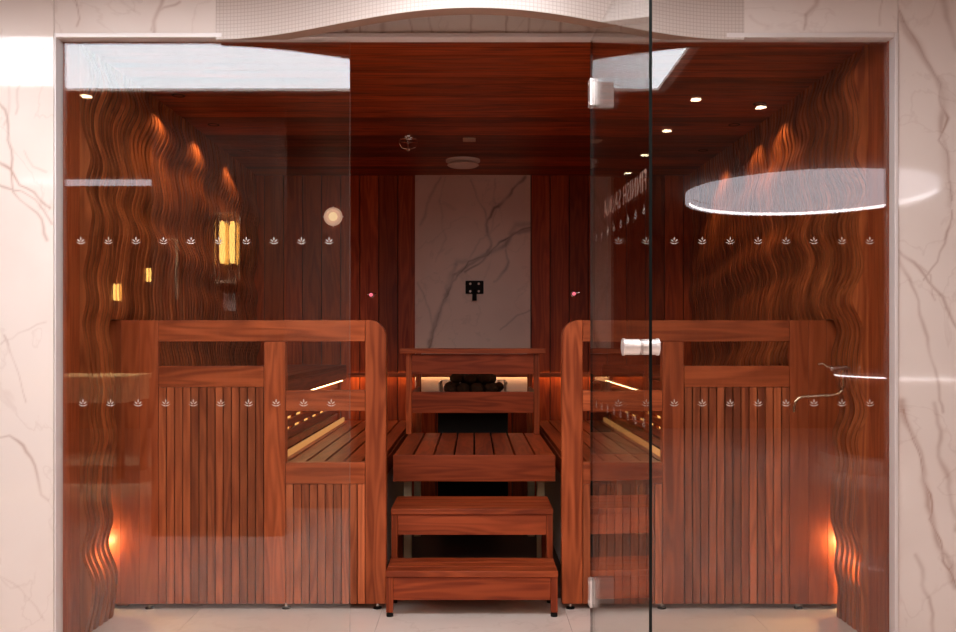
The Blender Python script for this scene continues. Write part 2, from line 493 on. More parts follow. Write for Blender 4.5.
# bow-fronted mosaic fascia above the doorway
def bow(x):
    return 0.37 * 0.5 * (1 + math.cos(PI * x / 1.13)) if abs(x) < 1.13 else 0.0
m = MB()
n = 96; x0, x1 = U(216, DW), U(744, DW)
zf0, zf1 = EYE + 1.283, LC
fr_, bk_ = [], []
for i in range(n+1):
    x = x0 + (x1-x0)*i/n
    y = DW - 0.004 - bow(x)
    fr_.append(y); bk_.append(min(DW - 0.001, y + 0.075))
for i in range(n):
    xa = x0+(x1-x0)*i/n; xb = x0+(x1-x0)*(i+1)/n
    vs = [m.bm.verts.new(p) for p in ((xa,fr_[i],zf0),(xb,fr_[i+1],zf0),(xb,fr_[i+1],zf1),(xa,fr_[i],zf1),(xa,bk_[i],zf0),(xb,bk_[i+1],zf0),(xb,bk_[i+1],zf1),(xa,bk_[i],zf1))]
    fs = [m.bm.faces.new([vs[k] for k in q]) for q in ((0,1,2,3),(7,6,5,4),(0,4,5,1),(3,2,6,7))]
    for f in fs: f.smooth = False
    fs[2].material_index = 1; fs[1].material_index = 1
bmesh.ops.remove_doubles(m.bm, verts=m.bm.verts, dist=1e-5)
fas = m.build('trim_1', [M['mosaic'], M['soffit']])
struct(fas, 'bowed white mosaic fascia above the sauna doorway')

# ------------------------------------------------------------------ lobby shell (the room in front of the glass)
m = MB()
t = 0.9
x = -5.85 + 0.4
ys = [3.86 - 0.9*k for k in range(0, 11)]
for i in range(13):
    for j in range(14):
        xa = -5.95 + 0.915*i; ya = 4.72 - 0.9*j
        m.box(xa+0.0008, xa+0.9142, max(-6.0, ya-0.8985), ya, -0.02, 0.0)
fl = m.build('floor', M['floor'])
struct(fl, 'pale polished marble tile floor')
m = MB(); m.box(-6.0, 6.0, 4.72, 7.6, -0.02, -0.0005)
struct(m.build('floor_sauna', M['darkfloor']))  # coloured dark so the floor under the steps does not look lit
m = MB(); m.box(-6, 6, -6.0, DW+0.04, LC, LC+0.05)
struct(m.build('ceiling_lobby', M['lobbyceil']))
m = MB()
for k in range(60):
    m.box(-6+0.2*k+0.003, -6+0.2*(k+1)-0.003, -6.05, -6.0, 0, LC)
struct(m.build('wall_rear', M['lobby']))
m = MB(); m.box(-6.05, -6.0, -6, DW, 0, LC)
struct(m.build('wall_lobby_left', M['lobby']))
m = MB(); m.box(6.0, 6.05, -6, DW, 0, LC)
struct(m.build('wall_lobby_right', M['lobby']))

# ------------------------------------------------------------------ sauna shell
m = MB()
y = DW + 0.04; k = 0
while y < YB:
    wd = 0.118
    m.box(-1.86, 1.86, y+0.002, min(YB, y+wd-0.002), ZC, ZC+0.02)
    y += wd
m.box(-1.9, 1.9, DW+0.04, YB+0.1, ZC+0.0205, ZC+0.04)
struct(m.build('ceiling', [M['ceil']]), 'dark red-brown ceiling of transverse boards')

m = MB()                                                    # back wall of vertical boards
x = -1.86
pitch = 0.155
while x < 1.86:
    m.box(x+0.004, min(1.86, x+pitch-0.004), YB, YB+0.02, 0, ZC, mi=0)
    x += pitch
m.box(-1.9, 1.9, YB+0.021, YB+0.05, 0, ZC+0.02, mi=1)
struct(m.build('wall_back', [M['back'], M['finback']]), 'dark vertical board back wall')

MV = [(px([(421,225),(428,205),(436,185),(441,178)], YB), 0.014, 0.35),
      (px([(470,181),(480,200),(487,222),(486,232)], YB), 0.010, 0.4),
      (px([(524,178),(505,200),(492,212),(487,225),(492,245),(480,262),(465,272)], YB), 0.016, 0.75),
      (px([(530,230),(512,234),(505,246),(486,254),(470,265),(455,275),(440,310),(430,345)], YB), 0.026, 0.7),
      (px([(530,228),(518,232),(500,243),(486,256),(468,262),(452,285),(444,300),(428,350)], YB), 0.012, 0.95),
      (px([(529,224),(516,226),(510,234)], YB), 0.035, 0.45),
      (px([(505,250),(508,262),(500,278),(494,282)], YB), 0.012, 0.6),
      (px([(418,283),(430,310),(434,330)], YB), 0.010, 0.35),
      (px([(530,310),(514,318),(500,330)], YB), 0.009, 0.45),
      (px([(493,180),(495,205),(490,240)], YB), 0.009, 0.25),
      (px([(470,262),(458,262),(450,278),(446,300)], YB), 0.030, 0.4),
      (px([(445,178),(440,200),(446,240),(436,262)], YB), 0.008, 0.22),
      (px([(500,225),(480,240),(470,258)], YB), 0.010, 0.3)]
mp = slab('wall_back_marble', U(415, YB-0.03), U(530.5, YB-0.03), 0.90, ZC-0.002, YB-0.03, 0.029, M['marble_back'], MV, 0.0075)
struct(mp, 'polished marble panel with dark veins at the centre of the back wall')

def wave(z, y, s):
    ph = 1.25*(y-4.1) + 0.9*math.sin(1.9*y+0.7*s) + 0.3*math.sin(5*y)
    a = 0.022 * (0.62 + 0.38*math.sin(1.9*z + 0.8*y + s))
    far = max(0.45, 1 - (y-4.1)*0.16)
    v = a*far*math.sin(2*PI*z/0.335 + ph) + 0.014*math.sin(2*PI*z/0.92 + 1.3*y + 1.4*s)
    v += 0.005*math.sin(2*PI*z/0.21 + 2.2*y)
    return v

def fin_wall(name, s):
    m = MB()
    P = 0.054; nf = int((YB - 4.10)/P)
    def strip(y0, y1, off, z0, z1, xb, r, mi=0):
        nz = max(8, int(110*(z1-z0)/ZC)); yc = (y0+y1)/2
        zs = [z0+(z1-z0)*j/nz for j in range(nz+1)]
        xi = [min(1.806, 1.758 + off + wave(z, yc, s)) for z in zs]
        vs = []
        for yy in (y0, y1):
            a = [m.bm.verts.new((s*xi[j], yy, zs[j])) for j in range(nz+1)]
            b = [m.bm.verts.new((s*xb, yy, zs[j])) for j in range(nz+1)]
            vs.append((a, b))
        (a0, b0), (a1, b1) = vs
        fs = []
        for j in range(nz):
            fs += [m.bm.faces.new((a0[j], a0[j+1], b0[j+1], b0[j])), m.bm.faces.new((a1[j], b1[j], b1[j+1], a1[j+1])),
                   m.bm.faces.new((a0[j], a1[j], a1[j+1], a0[j+1]))]
        fs += [m.bm.faces.new((a0[0], b0[0], b1[0], a1[0])), m.bm.faces.new((a0[nz], a1[nz], b1[nz], b0[nz]))]
        m._stamp(fs, r, mi)
    for i in range(nf):
        y0 = 4.10 + P*i; y1 = y0 + 0.034
        slot = y1 > 4.42 and y0 < 4.58                      # above the screen's end panel only
        zb = 1.452 if slot else 0.0
        off = 0.005 * mnoise.noise(Vector((i*0.83, s*3.1, 0.5)))
        strip(y0, y1, off, zb, ZC, 1.815, random.random())
        # dark fill added to darken the gap between two fins; left open near the corner lamp
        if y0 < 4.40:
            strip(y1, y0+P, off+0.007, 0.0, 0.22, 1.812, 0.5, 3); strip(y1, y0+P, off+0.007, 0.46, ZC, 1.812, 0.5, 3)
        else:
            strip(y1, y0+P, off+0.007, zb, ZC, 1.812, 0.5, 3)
    m.box(s*1.860, s*1.89, 4.10, YB+0.05, 0, ZC, mi=1)
    # plain vertical boards between glass and carved fins
    for k in range(2):
        ya = DW+0.045 + 0.098*k
        m.box(s*1.79, s*1.88, ya, ya+0.095, 0, ZC, mi=2)
    return struct(m.build(name, [M['fin'], M['finback'], M['side'], M['gapfill']]))
fw = fin_wall('wall_left', -1); fw['label'] = 'left sauna wall of carved wavy vertical wood fins'
fw = fin_wall('wall_right', 1); fw['label'] = 'right sauna wall of carved wavy vertical wood fins'

# ------------------------------------------------------------------ frame of the glass front
m = MB()
fx0, fx1 = U(63, DG+0.02), U(887.5, DG+0.02)
m.box(U(55, DW), fx0, DW-0.008, DG+0.02, 0, ZL-0.001)
m.box(fx1, U(897.5, DW), DW-0.008, DG+0.02, 0, ZL-0.001)
m.box(fx0, fx1, DW-0.006, DG+0.02, ZT, ZL-0.001)
struct(m.build('trim_2', M['alu'], bevel=0.0015), 'slim pale aluminium channel framing the glass front')

def pane(name, x0, x1, edge):
    m = MB()
    m.box(x0, x1, DG-0.005, DG+0.005, 0.004, ZT)
    o = m.build(name, [M['glass'], edge])
    for p in o.data.polygons:
        if abs(p.normal.x) > 0.5: p.material_index = 1
    return struct(o)
XD0, XD1 = U(350, DG), U(591, DG)
w1 = pane('window_1', fx0-0.004, XD0, M['gedge']); w1['label'] = 'left fixed glass pane with two rows of white lotus marks'
w2 = pane('window_2', XD1, fx1+0.004, M['gedge']); w2['label'] = 'right fixed glass pane with two rows of white lotus marks'

def petal(cx, cy, ln, wd, ang, n=7):
    """leaf outline from base (cx,cy) pointing along ang"""
    up, dn = [], []
    for i in range(n+1):
        t = i/n; h = wd*math.sin(PI*t)**0.8*(1-0.25*t)
        up.append((t*ln, h)); dn.append((t*ln, -h))
    pts = up + dn[-2:0:-1]
    c, q = math.cos(ang), math.sin(ang)
    return [(cx + c*x - q*y, cy + q*x + c*y) for x, y in pts]
def motif_mesh():
    m = MB(); d = 0.0006
    polys = [petal(0, 0.0035, 0.0165, 0.0027, PI/2)]
    for sg in (-1, 1):
        polys.append(petal(sg*0.0022, -0.0022, 0.0175, 0.0026, 0.70 if sg > 0 else PI-0.70))
        cr = [(sg*0.0012, -0.0118)] + [(sg*(0.0012+0.0195*k/7), -0.0118+0.0105*(k/7)**1.8) for k in range(1, 8)] + [(sg*(0.0207-0.0195*k/7), -0.0013-0.0062*math.sin(PI/2*(k/7))) for k in range(1, 8)]
        polys.append(cr)
    for p in polys: m.prism(p, 0, -d)
    return m
proto = motif_mesh().build('lotus_mark', M['frost'])
first = [True]
def motif(parent, loc, rot=0.0):
    o = proto if first[0] else proto.copy()
    if not first[0]: C.objects.link(o)
    first[0] = False
    o.parent = parent; o.location = loc; o.rotation_euler = (0, 0, rot)
for k in range(10):
    for v in (241.5, 403.5):
        motif(w1, (U(81.3+27.55*k + (2.2 if v > 300 else 0), DG), DG-0.0052, V(v, DG)))
        motif(w2, (U(618.2+27.9*k, DG), DG-0.0052, V(v, DG)))

# glass door, standing open towards the viewer
ANG = math.atan2(-0.9987, 0.051)
door = thing('door_1', 'open clear glass door standing edge-on beside the doorway', 'door', (XD1, DG-0.012, 0), ANG)
del door['category']; struct(door)
DWID = 1.035
m = MB(); m.box(0.004, DWID, -0.005, 0.005, 0.006, ZT-0.004)
leaf = m.build('glass_leaf', [M['glass'], M['gdark']], door)
for p in leaf.data.polygons:
    if abs(p.normal.x) > 0.5: p.material_index = 1
for k in range(8):
    for v in (241.5, 403.5):
        motif(door, (0.09+0.119*k, 0.0052, V(v, DG)), PI)
cu = bpy.data.curves.new('lettering', 'FONT'); cu.body = 'FINNISH SAUNA'; cu.size = 0.1; cu.extrude = 0.0003; cu.space_character = 1.1
to = bpy.data.objects.new('tmp', cu); C.objects.link(to)
dg = bpy.context.evaluated_depsgraph_get(); dg.update()
me = bpy.data.meshes.new_from_object(to.evaluated_get(dg))
bpy.data.objects.remove(to)
xs = [v.co.x for v in me.vertices]; ys_ = [v.co.y for v in me.vertices]
wx = max(xs)-min(xs); hy = max(ys_)-min(ys_); x0m = min(xs); y0m = min(ys_)
for v in me.vertices:
    v.co.x = (v.co.x-x0m)/wx*0.70; v.co.y = (v.co.y-y0m)/hy*0.070
me.materials.clear(); me.materials.append(M['print'])
lt = bpy.data.objects.new('lettering', me); C.objects.link(lt); lt.parent = door
lt.matrix_local = Matrix(((-1,0,0,0.955),(0,0,1,0.0056),(0,1,0,EYE+0.488),(0,0,0,1)))
# knob through the leaf
m = MB()
def knob_prof(sg):
    return [(0.001, sg*0.0055), (0.0262, sg*0.0055), (0.0262, sg*0.030), (0.0252, sg*0.0305), (0.0262, sg*0.031), (0.0262, sg*0.052), (0.0285, sg*0.053), (0.0285, sg*0.060), (0.022, sg*0.0605), (0.001, sg*0.0605)]
m.rev(knob_prof(1), (0,0,0), 'y', 40); m.rev(knob_prof(-1), (0,0,0), 'y', 40)
h = m.build('knob', M['knob'], door, loc=(0.90, 0, 1.327))
h['label'] = 'polished chrome cylindrical door knob'
for zc in (2.404, 0.272):
    m = MB()
    m.box(0.006, 0.058, 0.0055, 0.016, -0.058, 0.058); m.box(0.006, 0.058, -0.016, -0.0055, -0.058, 0.058)
    m.rev([(0.001,-0.058),(0.0075,-0.058),(0.0075,0.058),(0.001,0.058)], (-0.002,0,0), 'z', 16)
    for q in (-0.04, 0.04): m.rev([(0.001, 0.0155),(0.006,0.0155),(0.006,0.019),(0.001,0.019)], (0.03,0,q), 'y', 12); m.rev([(0.001, -0.019),(0.006,-0.019),(0.006,-0.0155),(0.001,-0.0155)], (0.03,0,q), 'y', 12)
    m.build('hinge', M['knob'], door, 0.001, loc=(0, 0, zc))
    m = MB()
    m.box(XD1+0.018, U(613.2, DG), DG-0.017, DG-0.0055, zc-0.056, zc+0.056); m.box(XD1+0.018, U(613.2, DG), DG+0.0055, DG+0.017, zc-0.056, zc+0.056)
    m.build('hinge_plate', M['satin'], w2, 0.001)

# ------------------------------------------------------------------ barrier screens
YF = 4.515
def barrier(s, label):
    t = thing('barrier_screen', label, 'screen', (0, YF, 0))
    def X(u): return s * (474 - u) * 0.005        # u as on the left screen
    def Z(v): return EYE - (v-340)*0.005
    D = 0.06
    def bx(m, ua, ub, va, vb, y0=0.0, y1=D, r=None):
        xa, xb = sorted((-X(ua), -X(ub)))
        m.box(xa, xb, y0, y1, min(Z(va), Z(vb)), max(Z(va), Z(vb)), r)
    # X maps left-hand pixels: negative x for s=1
    zt, zb = Z(320), Z(604)
    # newel with rounded outer corner
    m = MB(); R = 0.085
    xo, xi = -X(386), -X(365.3)
    sg = 1 if xo > xi else -1
    pts = [(xi, zb), (xi, zt)]
    for k in range(11):
        a = PI/2*(1-k/10)
        pts.append((xo - sg*R + sg*R*math.cos(a), zt - R + R*math.sin(a)))
    pts.append((xo, zb))
    m.prism(pts, 0, D); m.build('newel_post', M['railz'], t, 0.003)
    m = MB(); bx(m, 158.3, 365, 320.3, 341.5); m.build('top_rail', M['railx'], t, 0.0025)
    m = MB(); bx(m, 264, 285.3, 341.8, 604); m.build('middle_post', M['railz'], t, 0.0025)
    m = MB(); bx(m, 285.6, 365, 390.5, 411); m.build('cross_rail', M['railx'], t, 0.0025)
    m = MB(); bx(m, 285.6, 365, 462.5, 484); m.build('lower_rail', M['railx'], t, 0.0025)
    m = MB(); bx(m, 158.3, 263.7, 366, 387); m.build('upper_rail', M['railx'], t, 0.0025)
    m = MB(); 
    for k in range(13):
        ua = 158.6 + 8.12*k; bx(m, ua, ua+6.9, 387.4, 604, 0.004, 0.03)
    bx(m, 159, 263, 388, 602, 0.031, 0.04)
    m.build('slat_panel', M['slat'], t)
    m = MB()
    for k in range(10):
        ua = 286.0 + 7.98*k; bx(m, ua, ua+6.8, 484.4, 604, 0.004, 0.03)
    bx(m, 286, 364.5, 485, 602, 0.031, 0.04)
    m.build('slat_panel', M['slat'], t)
    m = MB()
    for k in range(3):
        ua = 102.2 + 18.7*k; bx(m, ua, ua+18.5, 320.3, 604, 0.0, 0.03)
    m.build('end_panel', M['side'], t, 0.001)
    for u in (377, 285, 147.5):
        m = MB(); xx = -X(u)
        m.rev([(0.001,0),(0.022,0),(0.022,0.006),(0.010,0.010),(0.001,0.010)], (xx, 0.03, 0), 'z', 20, mi=0)
        m.rev([(0.001,0.010),(0.007,0.010),(0.007,Z(604)+0.0),(0.001,Z(604))], (xx, 0.03, 0), 'z', 14, mi=1)
        m.build('levelling_foot', [M['black'], M['chrome']], t)
    return t
barrier(1, 'left wooden slatted screen with rounded inner post in front of the benches')
barrier(-1, 'right wooden slatted screen with rounded inner post behind the glass door')

# ------------------------------------------------------------------ step stools
def stool(label, W, y0, y1, h, mat_h, ap_top, ap_bot, legw, boards=3):
    t = thing('step_stool', label, 'step', (-0.01, y0, 0))
    hw = W/2; dp = y1-y0
    m = MB(); th = 0.030; bw = dp/boards
    for k in range(boards):
        m.box(-hw, hw, bw*k+0.0015, bw*(k+1)-0.0015, h-th, h, 0.3+0.2*k)
    m.build('tread', M['stepx'], t, 0.003)
    m = MB(); m.box(-hw+legw+0.001, hw-legw-0.001, 0.012, 0.032, ap_bot, ap_top); m.build('apron', M['stepx'], t, 0.002)
    m = MB(); m.box(-hw+legw+0.001, hw-legw-0.001, dp-0.032, dp-0.012, ap_bot, ap_top); m.build('apron', M['stepx'], t, 0.002)
    for sx in (-1, 1):
        for yy in (0.008, dp-0.04):
            xa, xb = sorted((sx*hw*0.997, sx*(hw-legw)))
            m = MB(); m.box(xa, xb, yy, yy+0.034, 0.022, h-th-0.0005)
            lg = m.build('leg', M['stepz'], t, 0.002)
            m = MB(); m.rev([(0.001,0),(0.017,0),(0.017,0.014),(0.009,0.0215),(0.001,0.0215)], ((xa+xb)/2, yy+0.017, 0), 'z', 18)
            m.build('foot', M['black'], lg)
    return t
stool('lowest wooden step stool, standing on the floor in front of the doorway steps', 0.838, 4.39, 4.668, 0.225, 0, 0.192, 0.082, 0.034)
stool('taller wooden step stool directly behind the lowest step', 0.841, 4.676, 5.06, 0.475, 0, 0.443, 0.338, 0.034, 4)

# platform
t = thing('sauna_platform', 'raised slatted wooden platform at the top of the steps', 'platform', (0, 5.10, 0))
HP = 0.70
xa, xb = U(393, 5.1), U(555.5, 5.1)
m = MB(); bw = (xb-xa)/8
for k in range(8):
    m.box(xa+bw*k+0.0055, xa+bw*(k+1)-0.0055, 0.024, 1.22, HP-0.028, HP)
m.build('deck_boards', M['raily'], t, 0.002)
m = MB(); m.box(xa, xb, 0, 0.022, HP-0.150, HP-0.001); m.build('front_apron', M['stepx'], t, 0.003)
for sx in (xa+0.045, xb-0.09):
    for yy in (0.2, 1.1):
        m = MB(); m.box(sx, sx+0.045, yy, yy+0.045, 0, HP-0.029); m.build('leg', M['cream'], t, 0.002)
for sx in (xa+0.012, xb-0.042):
    m = MB(); m.box(sx, sx+0.03, 0.024, 1.2, HP-0.12, HP-0.029); m.build('bearer', M['raily'], t)

# lower and upper benches along both side walls
def benches(s):
    nm = 'left' if s < 0 else 'right'
    t = thing('lower_bench', 'low slatted wooden bench on the %s, its boards running to the back wall' % nm, 'bench', (0, 4.62, 0))
    L = YB-0.05-4.62
    xi, xo = 0.50, 1.095
    m = MB(); nb = 6; bw = (xo-xi)/nb
    for k in range(nb):
        a, b = sorted((s*(xi+bw*k+0.006), s*(xi+bw*(k+1)-0.006)))
        m.box(a, b, 0, L, HP-0.028, HP)
    m.build('seat_boards', M['raily'], t, 0.002)
    a, b = sorted((s*(xi-0.002), s*(xi+0.02)))
    m = MB(); m.box(a, b, 0.0, L, HP-0.125, HP-0.030); m.build('fascia', M['raily'], t, 0.002)
    a, b = sorted((s*(xi+0.022), s*(xi+0.034)))
    m = MB(); m.box(a, b, 0.0, L, 0.0, HP-0.030); m.build('side_panel', M['white'], t)
    a, b = sorted((s*(xi+0.036), s*xo))
    for yy in (0.05, 1.3, L-0.1):
        m = MB(); m.box(a, b, yy, yy+0.04, HP-0.11, HP-0.029); m.build('bearer', M['raily'], t)
    t2 = thing('upper_bench', 'high wooden bench on the %s with glowing amber strips under its edge' % nm, 'bench', (0, 4.62, 0))
    zb = 1.15; xi, xo = 1.03, 1.695
    m = MB(); nb = 6; bw = (xo-xi)/nb
    for k in range(nb):
        a, b = sorted((s*(xi+bw*k+0.005), s*(xi+bw*(k+1)-0.005)))
        m.box(a, b, 0, L, zb-0.028, zb)
    m.build('seat_boards', M['raily'], t2, 0.002)
    a, b = sorted((s*xi, s*(xi+0.022)))
    m = MB(); m.box(a, b, 0, L, zb-0.115, zb-0.029); m.build('fascia', M['raily'], t2, 0.002)
    a, b = sorted((s*(xi+0.024), s*(xi+0.036)))
    m = MB(); m.box(a, b, 0.05, L-0.05, zb-0.128, zb-0.112); m.build('light_strip', M['led'], t2)
    # slatted riser, lit from behind
    m = MB()
    for k in range(-1, 4):
        z0 = HP+0.075+k*0.062
        a, b = sorted((s*1.10, s*1.118)); m.box(a, b, 0, L, z0, z0+0.042)
    for k, yy in [(k, 0.31*q) for q in range(0, 9) for k in range(4)]:
        if yy > 2.4: continue
        a, b = sorted((s*1.119, s*1.138)); m.box(a, b, yy+0.05*(k % 3), yy+0.05*(k % 3)+0.09, HP+0.076+k*0.062, HP+0.136+k*0.062)
    m.build('riser_slats', M['raily'], t2)
    a, b = sorted((s*1.150, s*1.160))
    m = MB(); m.box(a, b, 0.02, L-0.02, HP+0.01, 1.03); m.build('backing_board', M['raily'], t2)
    a, b = sorted((s*1.1385, s*1.149))
    for k in range(4):
        z0 = HP+0.075+k*0.062+0.050
        m = MB(); m.box(a, b, 0.03, L-0.03, z0-0.030, z0+0.006); m.build('light_strip', M['ledriser'], t2)
    # glowing strip standing for the lit wood board at the riser foot
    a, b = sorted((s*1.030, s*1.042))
    m = MB(); m.box(a, b, 0.0, L-0.12, HP+0.002, HP+0.036); m.build('lit_board_strip', M['litboard'], t2)
    a, b = sorted((s*1.66, s*1.69))
    m = MB(); m.box(a, b, 0.01, L, 0, zb-0.03); m.build('rear_support', M['raily'], t2)
    a, b = sorted((s*1.04, s*1.655))
    for yy in (0.05, 1.3, L-0.06):
        m = MB(); m.box(a, b, yy, yy+0.04, zb-0.10, zb-0.03); m.build('bearer', M['raily'], t2)
benches(-1); benches(1)

# ledge with hidden amber strip on the back wall
for (xa, xb, lb) in ((-1.02, 0.99, 'thin wooden ledge with amber light strip along the back wall behind the heater'),):
    t = thing('light_ledge', lb, 'light', (0, YB-0.032, 0))
    m = MB(); m.box(xa, xb, -0.030, 0, 1.072, 1.084); m.build('ledge', M['railx'], t)
    m = MB(); m.box(xa+0.01, xb-0.01, -0.022, -0.008, 1.064, 1.0715); m.build('light_strip', M['led'], t)
    m = MB(); m.box(xa, xb, -0.036, -0.0305, 1.050, 1.084); m.build('front_lip', M['railx'], t)

# ------------------------------------------------------------------ heater guard and heater
t = thing('heater_guard', 'wooden two-rail guard with flat cap in front of the heater', 'guard rail', (0, 6.21, HP))
g = lambda v: V(v, 6.21) - HP
m = MB(); m.box(U(400.5,6.21), U(545,6.21), -0.045, 0.075, g(353.5), g(348.3)); m.build('cap', M['railx'], t, 0.003)
for (ua, ub) in ((406, 411.6), (534, 539.5)):
    m = MB(); m.box(U(ua,6.21), U(ub,6.21), 0, 0.045, 0.001, g(353.7)); m.build('post', M['railz'], t, 0.002)
m = MB(); m.box(U(411.8,6.21), U(533.8,6.21), 0.006, 0.028, g(374), g(354)); m.build('upper_rail', M['stepx'], t, 0.002)
m = MB(); m.box(U(411.8,6.21), U(533.8,6.21), 0.006, 0.028, g(413), g(392)); m.build('lower_rail', M['stepx'], t, 0.002)
for xx in (-0.462, 0.425):
    m = MB(); m.box(xx, xx+0.04, 0.98, 1.02, -HP, g(353.7)); m.build('post', M['railz'], t, 0.002)
    m = MB(); m.box(xx+0.008, xx+0.03, 0.047, 0.978, g(374), g(356)); m.box(xx+0.008, xx+0.03, 0.047, 0.978, g(413), g(394)); m.build('side_rail', M['raily'], t, 0.002)

t = thing('sauna_heater', 'dark floor-standing sauna heater with pale bar grille behind the guard', 'heater', (0, 6.48, 0))
m = MB(); m.box(-0.26, 0.245, 0, 0.62, 0.08, 0.858); m.build('body', M['black'], t, 0.006)
for sx in (-0.2, 0.16):
    for yy in (0.06, 0.5): m = MB(); m.box(sx, sx+0.04, yy, yy+0.04, 0, 0.08); m.build('base_leg', M['black'], t)
m = MB()
nb = 22
for k in range(nb):
    xx = -0.25 + 0.487*k/(nb-1)
    for yy, zt_ in ((0.02, 0.965), (0.60, 1.035)):
        m.box(xx-0.004, xx+0.004, yy-0.004, yy+0.004, 0.859, zt_)
for k in range(26):
    yy = 0.02+0.58*k/25
    for xx in (-0.25, 0.237): m.box(xx-0.004, xx+0.004, yy-0.004, yy+0.004, 0.859, 1.035)
for z0 in (0.90, 1.03):
    m.box(-0.256, 0.243, 0.014, 0.024, min(z0, 0.96), min(z0, 0.96)+0.008); m.box(-0.256, 0.243, 0.596, 0.606, z0, z0+0.008)
    m.box(-0.256, -0.246, 0.014, 0.606, z0, z0+0.008); m.box(0.233, 0.243, 0.014, 0.606, z0, z0+0.008)
m.build('bar_grille', M['white'], t)

def stone_mesh(seed, rad):
    m = MB(); m.ball((0,0,0), rad, 3)
    for v in m.bm.verts:
        nn = mnoise.noise(v.co*14 + Vector((seed*7.1, 0, 0)))
        n2 = mnoise.noise(v.co*40 + Vector((0, seed*3.3, 0)))
        v.co *= 1 + 0.36*nn + 0.18*n2
        v.co.z *= 0.86; v.co.x *= 1.05
    for f in m.bm.faces: f.smooth = False
    return m
random.seed(21)
protos = []
def stones():
    spots = []
    for k in range(16): spots.append((-0.165+0.105*(k % 4), 0.10+0.125*(k//4), 0.915))
    for k in range(12): spots.append((-0.178+0.101*(k % 4)+0.05*((k//4) % 2), 0.10+0.13*(k//4), 1.000+random.uniform(-.004,.004)))
    for k in range(6): spots.append((-0.128+0.101*(k % 3)+0.05*((k//3) % 2), 0.16+0.13*(k//3), 1.070+random.uniform(-.006,.006)))
    for i, (a, b, z) in enumerate(spots):
        if i < 4:
            o = stone_mesh(i, 0.0445).build('heater_stone', M['stone']); protos.append(o)
        else:
            o = protos[i % 4].copy(); C.objects.link(o)
        o.location = (a, 6.48+b, z); o.rotation_euler = (random.uniform(-.12,.12), random.uniform(-.12,.12), PI*random.randint(0, 1)+random.uniform(-.25,.25))
        tag(o, 'rough dark stone in the pile on the sauna heater', 'stone', 'heater stones')
stones()
random.seed(5)

# water dispenser on the marble panel
yv = YB-0.031
t = thing('water_spout', 'black square wall spout with four bright screws on the marble panel', 'spout', (U(474.5, yv), yv, V(288, yv)))
m = MB(); m.box(-0.073, 0.073, -0.022, 0, -0.048, 0.058); m.build('plate', M['black'], t, 0.004)
m = MB(); m.tube([(0,-0.02,-0.03),(0,-0.045,-0.045),(0,-0.05,-0.07),(0,-0.05,-0.105)], 0.019); m.build('nozzle', M['black'], t)
for sx in (-0.034, 0.034):
    for sz in (-0.028, 0.033):
        m = MB(); m.rev([(0.001,-0.027),(0.0095,-0.027),(0.0095,-0.0225),(0.001,-0.0225)], (sx,0,sz), 'y', 14); m.build('screw', M['white'], t)

# chrome knobs with a red dot on the back wall
for (u, v, lb) in ((371.5, 295, 'small chrome fitting with red centre on the back boards, left of the marble'), (573.5, 294, 'small chrome fitting with red centre on the back boards, right of the marble')):
    t = thing('wall_sensor', lb, 'sensor', (U(u, YB), YB, V(v, YB)), group='chrome fittings on the back wall')
    m = MB(); m.rev([(0.001,-0.001),(0.026,-0.001),(0.024,-0.010),(0.012,-0.014),(0.012,-0.035),(0.001,-0.035)], (0,0,0), 'y', 22); m.build('rosette', M['chrome'], t)
    m = MB(); m.tube([(0.0,-0.025,0.0),(0.03,-0.03,0.004),(0.044,-0.03,0.012)], [0.008,0.008,0.012]); m.tube([(0.0,-0.025,0.0),(-0.03,-0.03,0.0)], [0.008,0.006]); m.build('lever', M['chrome'], t)
    m = MB(); m.ball((0,-0.038,0), 0.015, 2); m.build('cap', M['red'], t)

# round fitting on the back wall, rim and centre emissive
yg = YB
t = thing('round_wall_fitting', 'round pale fitting with glowing rim and centre high on the back boards behind the left pane', 'wall lamp', (U(333.5, yg), yg, V(217, yg)))
m = MB(); m.rev([(0.001,-0.001),(0.070,-0.001),(0.076,-0.020),(0.070,-0.034),(0.058,-0.036),(0.056,-0.022),(0.001,-0.022)], (0,0,0), 'y', 40); m.build('rim', M['paleglow'], t)
m = MB(); m.rev([(0.001,-0.0225),(0.034,-0.0225),(0.036,-0.030),(0.026,-0.034),(0.001,-0.034)], (0,0,0), 'y', 30); m.build('lens', M['ledlens'], t)
for a in (0, PI/2, PI, 3*PI/2):
    m = MB(); m.ball((0.079*math.cos(a), -0.015, 0.079*math.sin(a)), 0.006, 1); m.build('screw', M['white'], t)

# ceiling fittings
t = thing('ceiling_vent', 'pale round disc vent on the dark ceiling in front of the marble panel', 'vent', (U(463, 6.72), 6.72, ZC))
m = MB(); m.rev([(0.001,0),(0.127,0),(0.127,-0.014),(0.105,-0.020),(0.001,-0.020)], (0,0,0), 'z', 44); m.build('collar', M['white'], t)
m = MB(); m.rev([(0.001,-0.0205),(0.03,-0.0205),(0.03,-0.038),(0.001,-0.038)], (0,0,0), 'z', 20); m.build('stem', M['black'], t)
m = MB(); m.rev([(0.001,-0.034),(0.112,-0.034),(0.118,-0.040),(0.10,-0.050),(0.001,-0.052)], (0,0,0), 'z', 44); m.build('disc', M['white'], t)
m = MB(); m.box(-0.043, 0.043, -0.06, 0.06, -0.004, 0.0); 
o = m.build('ceiling_plate', M['brass'], None, 0.001, loc=(U(469.3, 6.03), 6.03, ZC)); tag(o, 'small rectangular brass plate flush on the dark ceiling', 'plate')
t = thing('sprinkler', 'small chrome sprinkler with open cage on the dark ceiling', 'sprinkler', (U(408.5, 5.94), 5.94, ZC))
